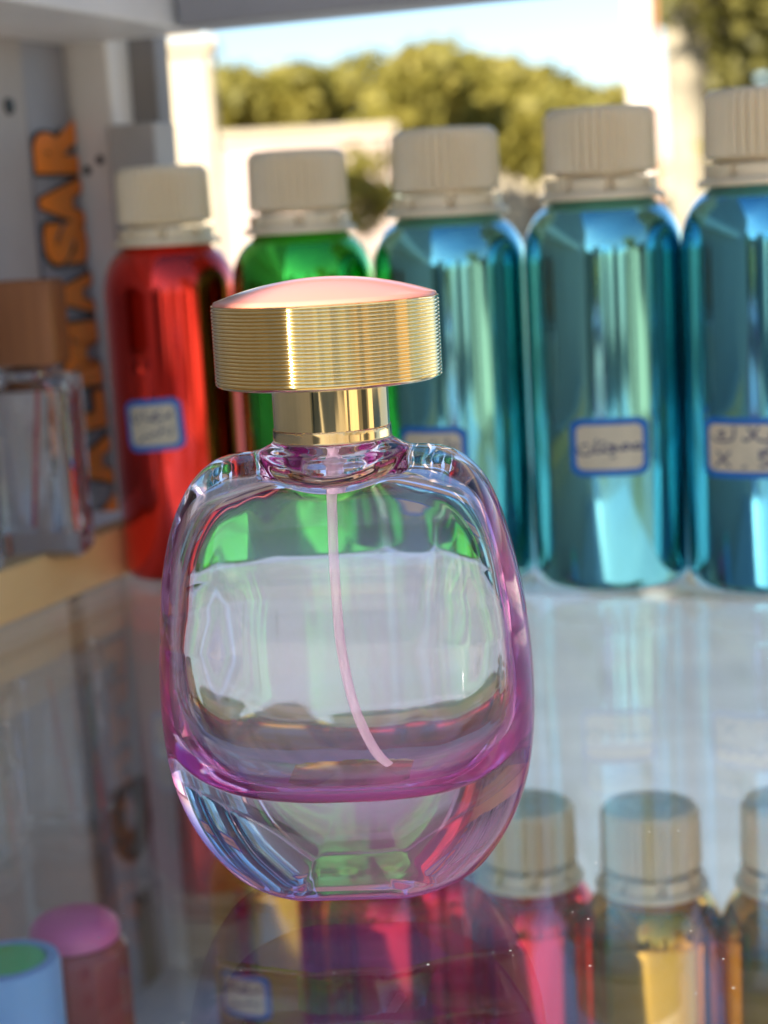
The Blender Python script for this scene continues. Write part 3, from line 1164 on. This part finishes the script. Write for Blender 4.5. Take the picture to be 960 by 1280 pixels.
# what the bottles mirror: the other side of the street
M['plaster'] = plain('pale_plaster', (.52, .48, .42), .8, var=.12, scale=.7)
for (x0, x1, h) in ((-17, -8.2, 3.4), (-6.4, -3.6, 4.6), (-1.9, -.5, 3.2), (1.4, 3.4, 4.4), (6.0, 16, 3.0)):
    fb = tag(empty('shop_building', (x0, -14, GZ)), 'pale shop building across the street seen only as reflections', 'building', 'shop buildings seen only as reflections')
    m = MB()
    m.box(0, x1 - x0, -5, 0, 0, h)
    m.build('wall', M['plaster'], fb, smooth=False)
    for k in range(max(1, int((x1 - x0) / 3))):
        m = MB()
        m.box(.3 + k * 3, .3 + k * 3 + min(1.2, x1 - x0 - .6), -.1, .03, 0, 2.4)
        m.build('doorway', M['window_dark'], fb, smooth=False)
for x, y, h, r in ((-4.5, -4.2, 3.6, 1.3), (3.6, -5.0, 4.0, 1.4)):
    tree(x, y, h, r, 'street tree across the road seen only as reflections', 1500, 'leaf', .3, .2, group='trees seen only in reflections')

# one row of houses on each side of the street behind the viewer
for (x0, x1, y0, y1, h, lb) in ((5.2, 9, -11, .5, 2.7, 'pale house on the right of the street seen only as a reflection'), (-9, -5.5, -12, -1, 2.5, 'house on the left of the street seen only as a reflection')):
    hb = tag(empty('house', (x0, y0, GZ)), lb, 'building')
    m = MB()
    m.box(0, x1 - x0, 0, y1 - y0, 0, h)
    m.build('wall', M['cream_wall'], hb, smooth=False)
    fx = 0 if x0 > 0 else x1 - x0
    for k in range(4):
        m = MB()
        yy = .8 + k * 2.7
        m.box(fx - .04, fx + .04, yy, yy + 1.1, .0 if k % 2 else .9, 2.2)
        m.build('doorway', M['window_dark'], hb, smooth=False)

# ------------------------------------------------------------------ light
W = bpy.data.worlds.new('World')
S.world = W
W.use_nodes = True
wt = W.node_tree
wt.nodes.clear()
wo = wt.nodes.new('ShaderNodeOutputWorld')
bg = wt.nodes.new('ShaderNodeBackground')
sky = wt.nodes.new('ShaderNodeTexSky')
sky.sky_type = 'NISHITA'
sky.sun_disc = False
TS = Vector((-.55, -.70, .50)).normalized()
EL = math.asin(TS.z)
AZ = math.atan2(TS.x, TS.y)
sky.sun_elevation = EL
sky.sun_rotation = AZ % (2 * PI)
sky.air_density = 1.0
sky.dust_density = .3
sky.ozone_density = 4.0
bg.inputs['Strength'].default_value = .070
wt.links.new(sky.outputs[0], bg.inputs[0])
wt.links.new(bg.outputs[0], wo.inputs[0])
sl = bpy.data.lights.new('sun', 'SUN')
sl.energy = 5.0
sl.angle = math.radians(.53)
sl.color = (1, .93, .82)
so = bpy.data.objects.new('sun', sl)
COL.objects.link(so)
so.rotation_euler = (-TS).to_track_quat('-Z', 'Y').to_euler()

# ------------------------------------------------------------------ camera object
cd = bpy.data.cameras.new('camera')
co = bpy.data.objects.new('camera', cd)
COL.objects.link(co)
mat = Matrix(((RT[0], UP[0], -FW[0], CAM[0]), (RT[1], UP[1], -FW[1], CAM[1]), (RT[2], UP[2], -FW[2], CAM[2]), (0, 0, 0, 1)))
co.matrix_world = mat
cd.sensor_fit = 'HORIZONTAL'
cd.sensor_width = 36
cd.lens = 36 * FPX / 960
cd.clip_start = .01
cd.clip_end = 2000
cd.dof.use_dof = True
cd.dof.focus_distance = .318
cd.dof.aperture_fstop = cd.lens / 3.5
S.camera = co

S.view_settings.view_transform = 'Standard'
S.view_settings.look = 'None'
S.view_settings.exposure = 1.74
S.view_settings.gamma = 1
S.cycles.use_denoising = True
S.cycles.max_bounces = 24
S.cycles.transmission_bounces = 20
S.cycles.glossy_bounces = 10
S.cycles.diffuse_bounces = 4
S.cycles.transparent_max_bounces = 24
S.cycles.caustics_reflective = True
S.cycles.caustics_refractive = True
S.cycles.blur_glossy = .3
S.cycles.sample_clamp_indirect = 12
